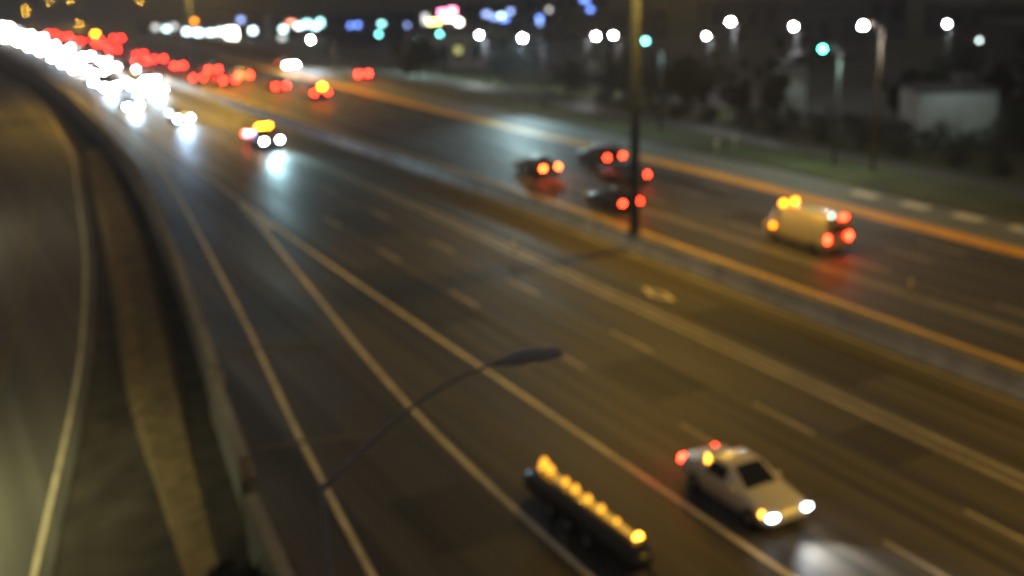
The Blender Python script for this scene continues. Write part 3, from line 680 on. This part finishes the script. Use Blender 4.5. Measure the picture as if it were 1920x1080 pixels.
building('office_block', 'navy blue office block with a few small blue lights', c0, c1, 14, -4, 3.5, 'wall_navy', 2,
 [(94.0, 244.8, .9, 's_blue', .5, .4), (92.5, 245.6, .8, 's_blue', .4, .4), (98.9, 242.1, 1.0, 's_teal', .55, .3), (104.1, 239.3, .5, 's_bluesoft', .35, .35)], 8)
# tall roadside sign in pink and yellow
sx, sy = along(250, lat(107, 226.4)); root = empty('pylon_sign', (sx, sy, -4), -YAW, label='tall lit sign with pink panels above yellow panels', cat='sign')
link('post', box_me(-.9, -.6, -.15, .15, 0, 8.2), 'galv', root); link('post', box_me(.6, .9, -.15, .15, 0, 8.2), 'galv', root)
for dx, z, mm, hw_, hh_ in ((.2, 7.7, 's_pink', .7, .55), (2.4, 7.9, 's_pink', .8, .7), (-2.4, 5.8, 's_yellow', .7, .4), (-.9, 5.8, 's_yellow', .7, .4), (3.8, 5.6, 's_warm', .6, .5), (-3.6, 6.5, 's_dim', .6, 1.0), (1.6, 6.4, 's_warm', .8, .3)):
    link('panel', box_me(dx-hw_, dx+hw_, -.3, -.1, z-hh_, z+hh_, .03), mm, root)
link('backing', box_me(-4.5, 4.6, -.08, .1, 5.0, 8.8, .03), 'trim', root)
c0, c1 = front(271, lat(120, 242), lat(138, 232))
building('office_block', 'dark office block with a band of pale blue lights', c0, c1, 14, -4, 4.0, 'wall_dark', 2,
 [(125.1, 239.3, 1.9, 's_bluesoft', .8, .5), (126.8, 238.4, 1.1, 's_bluesoft', .8, .4), (128.8, 237.3, .7, 's_blue', .8, .5), (130.2, 236.6, 2.4, 's_bluesoft', .6, .5), (128.2, 237.6, 1.5, 's_soft', .6, .3)], 7)
c0, c1 = front(251, lat(123, 217.5), lat(140, 208.5))
building('office_block', 'dark block with single blue lights high on its front', c0, c1, 14, -4, 6.5, 'wall_dark', 3,
 [(126.2, 215.9, 1.8, 's_blue', .5, .5), (126.2, 215.9, .8, 's_bluesoft', .4, .3), (128.1, 214.9, 3.7, 's_dim', .4, .4), (135.2, 211.1, 5.6, 's_blue', .8, .4), (136.2, 210.5, 3.5, 's_blue', .5, .4)], 6)
c0, c1 = front(205, lat(80, 186), lat(92, 178))
building('warehouse', 'grey warehouse front behind the dark round tree', c0, c1, 12, -4, 2.2, 'concrete', 1, [(88.2, 180.6, -.5, 's_ydim', .6, .6)], 5)
c0, c1 = front(232, lat(100, 212), lat(112, 205)) 
building('warehouse', 'low grey warehouse under the tall pink and yellow sign', c0, c1, 12, -4, 0.8, 'concrete', 1, [], 5)
c0, c1 = front(131, lat(90.4, 99), lat(93.6, 97.2))
hut = building('kiosk', 'small pale kiosk facing the service road', c0, c1, 3, -3.6, 3.2, 'wall_pale', 1, [], 0, door=False)
spot('wall_light', hut, (1.6, -4, 8), 170, (0.85, 1.0, 0.95), 70, 0.7, 0.2, (math.radians(25), 0, 0))
c0, c1 = front(116, lat(93.4, 80), lat(100.8, 76.2))
hut = building('garage', 'low pale garage under floodlit green foliage', c0, c1, 6, -3.4, 1.6, 'wall_pale', 1, [], 0, door=False)
spot('wall_light', hut, (3.5, -5, 8), 300, (0.75, 1.0, 0.98), 125, 0.7, 0.2, (math.radians(28), 0, 0))
for i, (x, y, s) in enumerate(((150, 215, 9), (168, 196, 8), (186, 178, 10), (205, 160, 9), (222, 142, 8), (150, 150, 7), (172, 120, 8))):
    c0, c1 = along(math.hypot(x, y)*math.cos(math.atan2(x, y)-YAW), lat(x, y)-s), along(math.hypot(x, y)*math.cos(math.atan2(x, y)-YAW), lat(x, y)+s)
    building('warehouse', 'unlit dark warehouse beyond the car park lamps', c0, c1, 14, -4, 2.5+1.5*(i % 3), 'wall_dark', 1, [], 4)['group'] = 'unlit warehouses beyond the car park'

# trees
def leaf_crown(seed, n, rx, rz, zc, leaf=0.34):
    rnd = random.Random(seed); bm = bmesh.new()
    cl = [(Vector((rnd.gauss(0, .45)*rx, rnd.gauss(0, .45)*rx, zc+rnd.gauss(0, .42)*rz)), rnd.uniform(.25, .5)*rx) for _ in range(22)]
    for _ in range(n):
        c, r = rnd.choice(cl); d = Vector((rnd.gauss(0, 1), rnd.gauss(0, 1), rnd.gauss(0, 1))).normalized()*r*rnd.random()**.4
        p = c+d; a = Vector((rnd.gauss(0, 1), rnd.gauss(0, 1), rnd.gauss(0, .6))).normalized(); b = a.orthogonal().normalized()
        s = leaf*rnd.uniform(.6, 1.3)
        bm.faces.new([bm.verts.new(p+q) for q in (-a*s, b*s*.45, a*s, -b*s*.45)])
    me = bpy.data.meshes.new('crown'); bm.to_mesh(me); bm.free(); return me
def trunk_mesh(seed, h):
    rnd = random.Random(seed); bm = bmesh.new(); tube_bm(bm, [(0, 0, -.3), (.05, .03, h*.3), (.0, .1, h*.75)], [.24, .18, .07], 9)
    for k in range(7):
        a = rnd.uniform(0, 6.28); z0 = h*rnd.uniform(.25, .6); l = h*rnd.uniform(.22, .38)
        tube_bm(bm, [(0, 0, z0), (math.cos(a)*l*.5, math.sin(a)*l*.5, z0+l*.45), (math.cos(a)*l, math.sin(a)*l, z0+l*.7)], [.09, .06, .02], 6)
    return from_bm(bm, True)
CR = [(leaf_crown(3, 2600, 2.3, 2.6, 4.2), trunk_mesh(3, 6.2)), (leaf_crown(5, 2600, 2.8, 2.1, 3.8), trunk_mesh(5, 5.5)), (leaf_crown(8, 2600, 2.0, 3.0, 4.6), trunk_mesh(8, 7))]
def tree(x, y, i, s, label, m='leaf_dark', group=None, z=None, name='tree'):
    root = empty(name, (x, y, gz(x, y) if z is None else z), random.uniform(0, 6), label=label, cat='tree', group=group); root.scale = (s, s, s*random.uniform(.9, 1.1))
    cr, tk = CR[i]
    o = link('crown', cr, None, root)
    if not cr.materials: cr.materials.append(MAT['leaf_dark'])
    o.material_slots[0].link = 'OBJECT'; o.material_slots[0].material = MAT[m]
    link('trunk', tk, 'bark', root); return root
tree(62.2, 140, 1, 1.0, 'dark round tree beside the side street')
tree(110.5, 93.5, 1, 1.0, 'green floodlit tree above the pale garage', 'leaf'); tree(116.5, 89.5, 0, .95, 'green floodlit tree beside the faint thin lamp', 'leaf')
TR = [(79, 128, 0), (82, 122, 2), (84, 116, 1), (87, 111, 0), (82, 106, 1), (86, 101, 2), (84, 135, 1), (90, 128, 0), (95, 118, 2), (90, 140, 1), (98, 150, 0), (79, 146, 2), (83, 152, 1), (99, 88, 0), (102, 68, 2), (107, 71, 1), (110, 66, 0), (113, 74, 1), (118, 78, 2), (128, 92, 0), (103.5, 74, 0), (88, 97, 2), (135, 110, 1), (120, 125, 2), (108, 135, 0)]
for i, (x, y, kx) in enumerate(TR): tree(x, y, kx, random.uniform(.75, 1.1), 'dark leafy tree in the belt between verge and car park', group='trees between verge and car park')
# hedge along the service road
def bush(x, y, z, s, label, seed, m='leaf_dark', group=None, n=900):
    rnd = random.Random(seed); root = empty('shrub', (x, y, z), 0, label=label, cat='shrub', group=group)
    link('foliage', leaf_crown(seed, n, s, s*.7, s*.75, .16), m, root)
    bm = bmesh.new()
    for k in range(6):
        a = rnd.uniform(0, 6.28); tube_bm(bm, [(0, 0, -.1), (math.cos(a)*s*.3, math.sin(a)*s*.3, s*.5), (math.cos(a)*s*.6, math.sin(a)*s*.6, s)], [.03, .02, .01], 5)
    link('stem', from_bm(bm, True), 'bark', root); return root
for i in range(14):
    y = 50+i*5.2; x = 80.5+sh(y)+random.uniform(-.6, .6)
    bush(x, y, gz(x, y), random.uniform(1.3, 1.8), 'dark shrub in the row along the service road', 40+i, group='shrubs along the service road')
bush(6.5, 29.3, -1.3, 1.1, 'dark shrub beside the parapet at the foot of the lamp', 91); bush(6.0, 26.6, -1.3, 1.2, 'low dark shrub behind the larger parapet shrub', 92)
for i, (D, l0, l1) in enumerate(((111, 38, 56), (126, 30, 40))):
    for k in range(7 if i == 0 else 4):
        x, y = along(D+random.uniform(-.5, .5), l0+(l1-l0)*k/(6 if i == 0 else 3))
        bush(x, y, gz(x, y), random.uniform(1.7, 2.1), 'dark shrub in front of the pale garage and kiosk', 70+10*i+k, group='shrubs in front of garage and kiosk')

# ------------------------------------------------------------------ night haze round the whole place
hz = bpy.data.materials.new('haze'); hz.use_nodes = True; n = hz.node_tree.nodes
n.remove(n['Principled BSDF']); pv = n.new('ShaderNodeVolumePrincipled'); pv.inputs['Color'].default_value = (0.9, 0.92, 0.95, 1)
pv.inputs['Density'].default_value = 0.0005; pv.inputs['Anisotropy'].default_value = 0.4
hz.node_tree.links.new(pv.outputs[0], n['Material Output'].inputs['Volume'])
hb = link('haze', box_me(-2600, 2600, -200, 3100, -6, 24), None); hb.data.materials.append(hz); hb['kind'] = 'stuff'
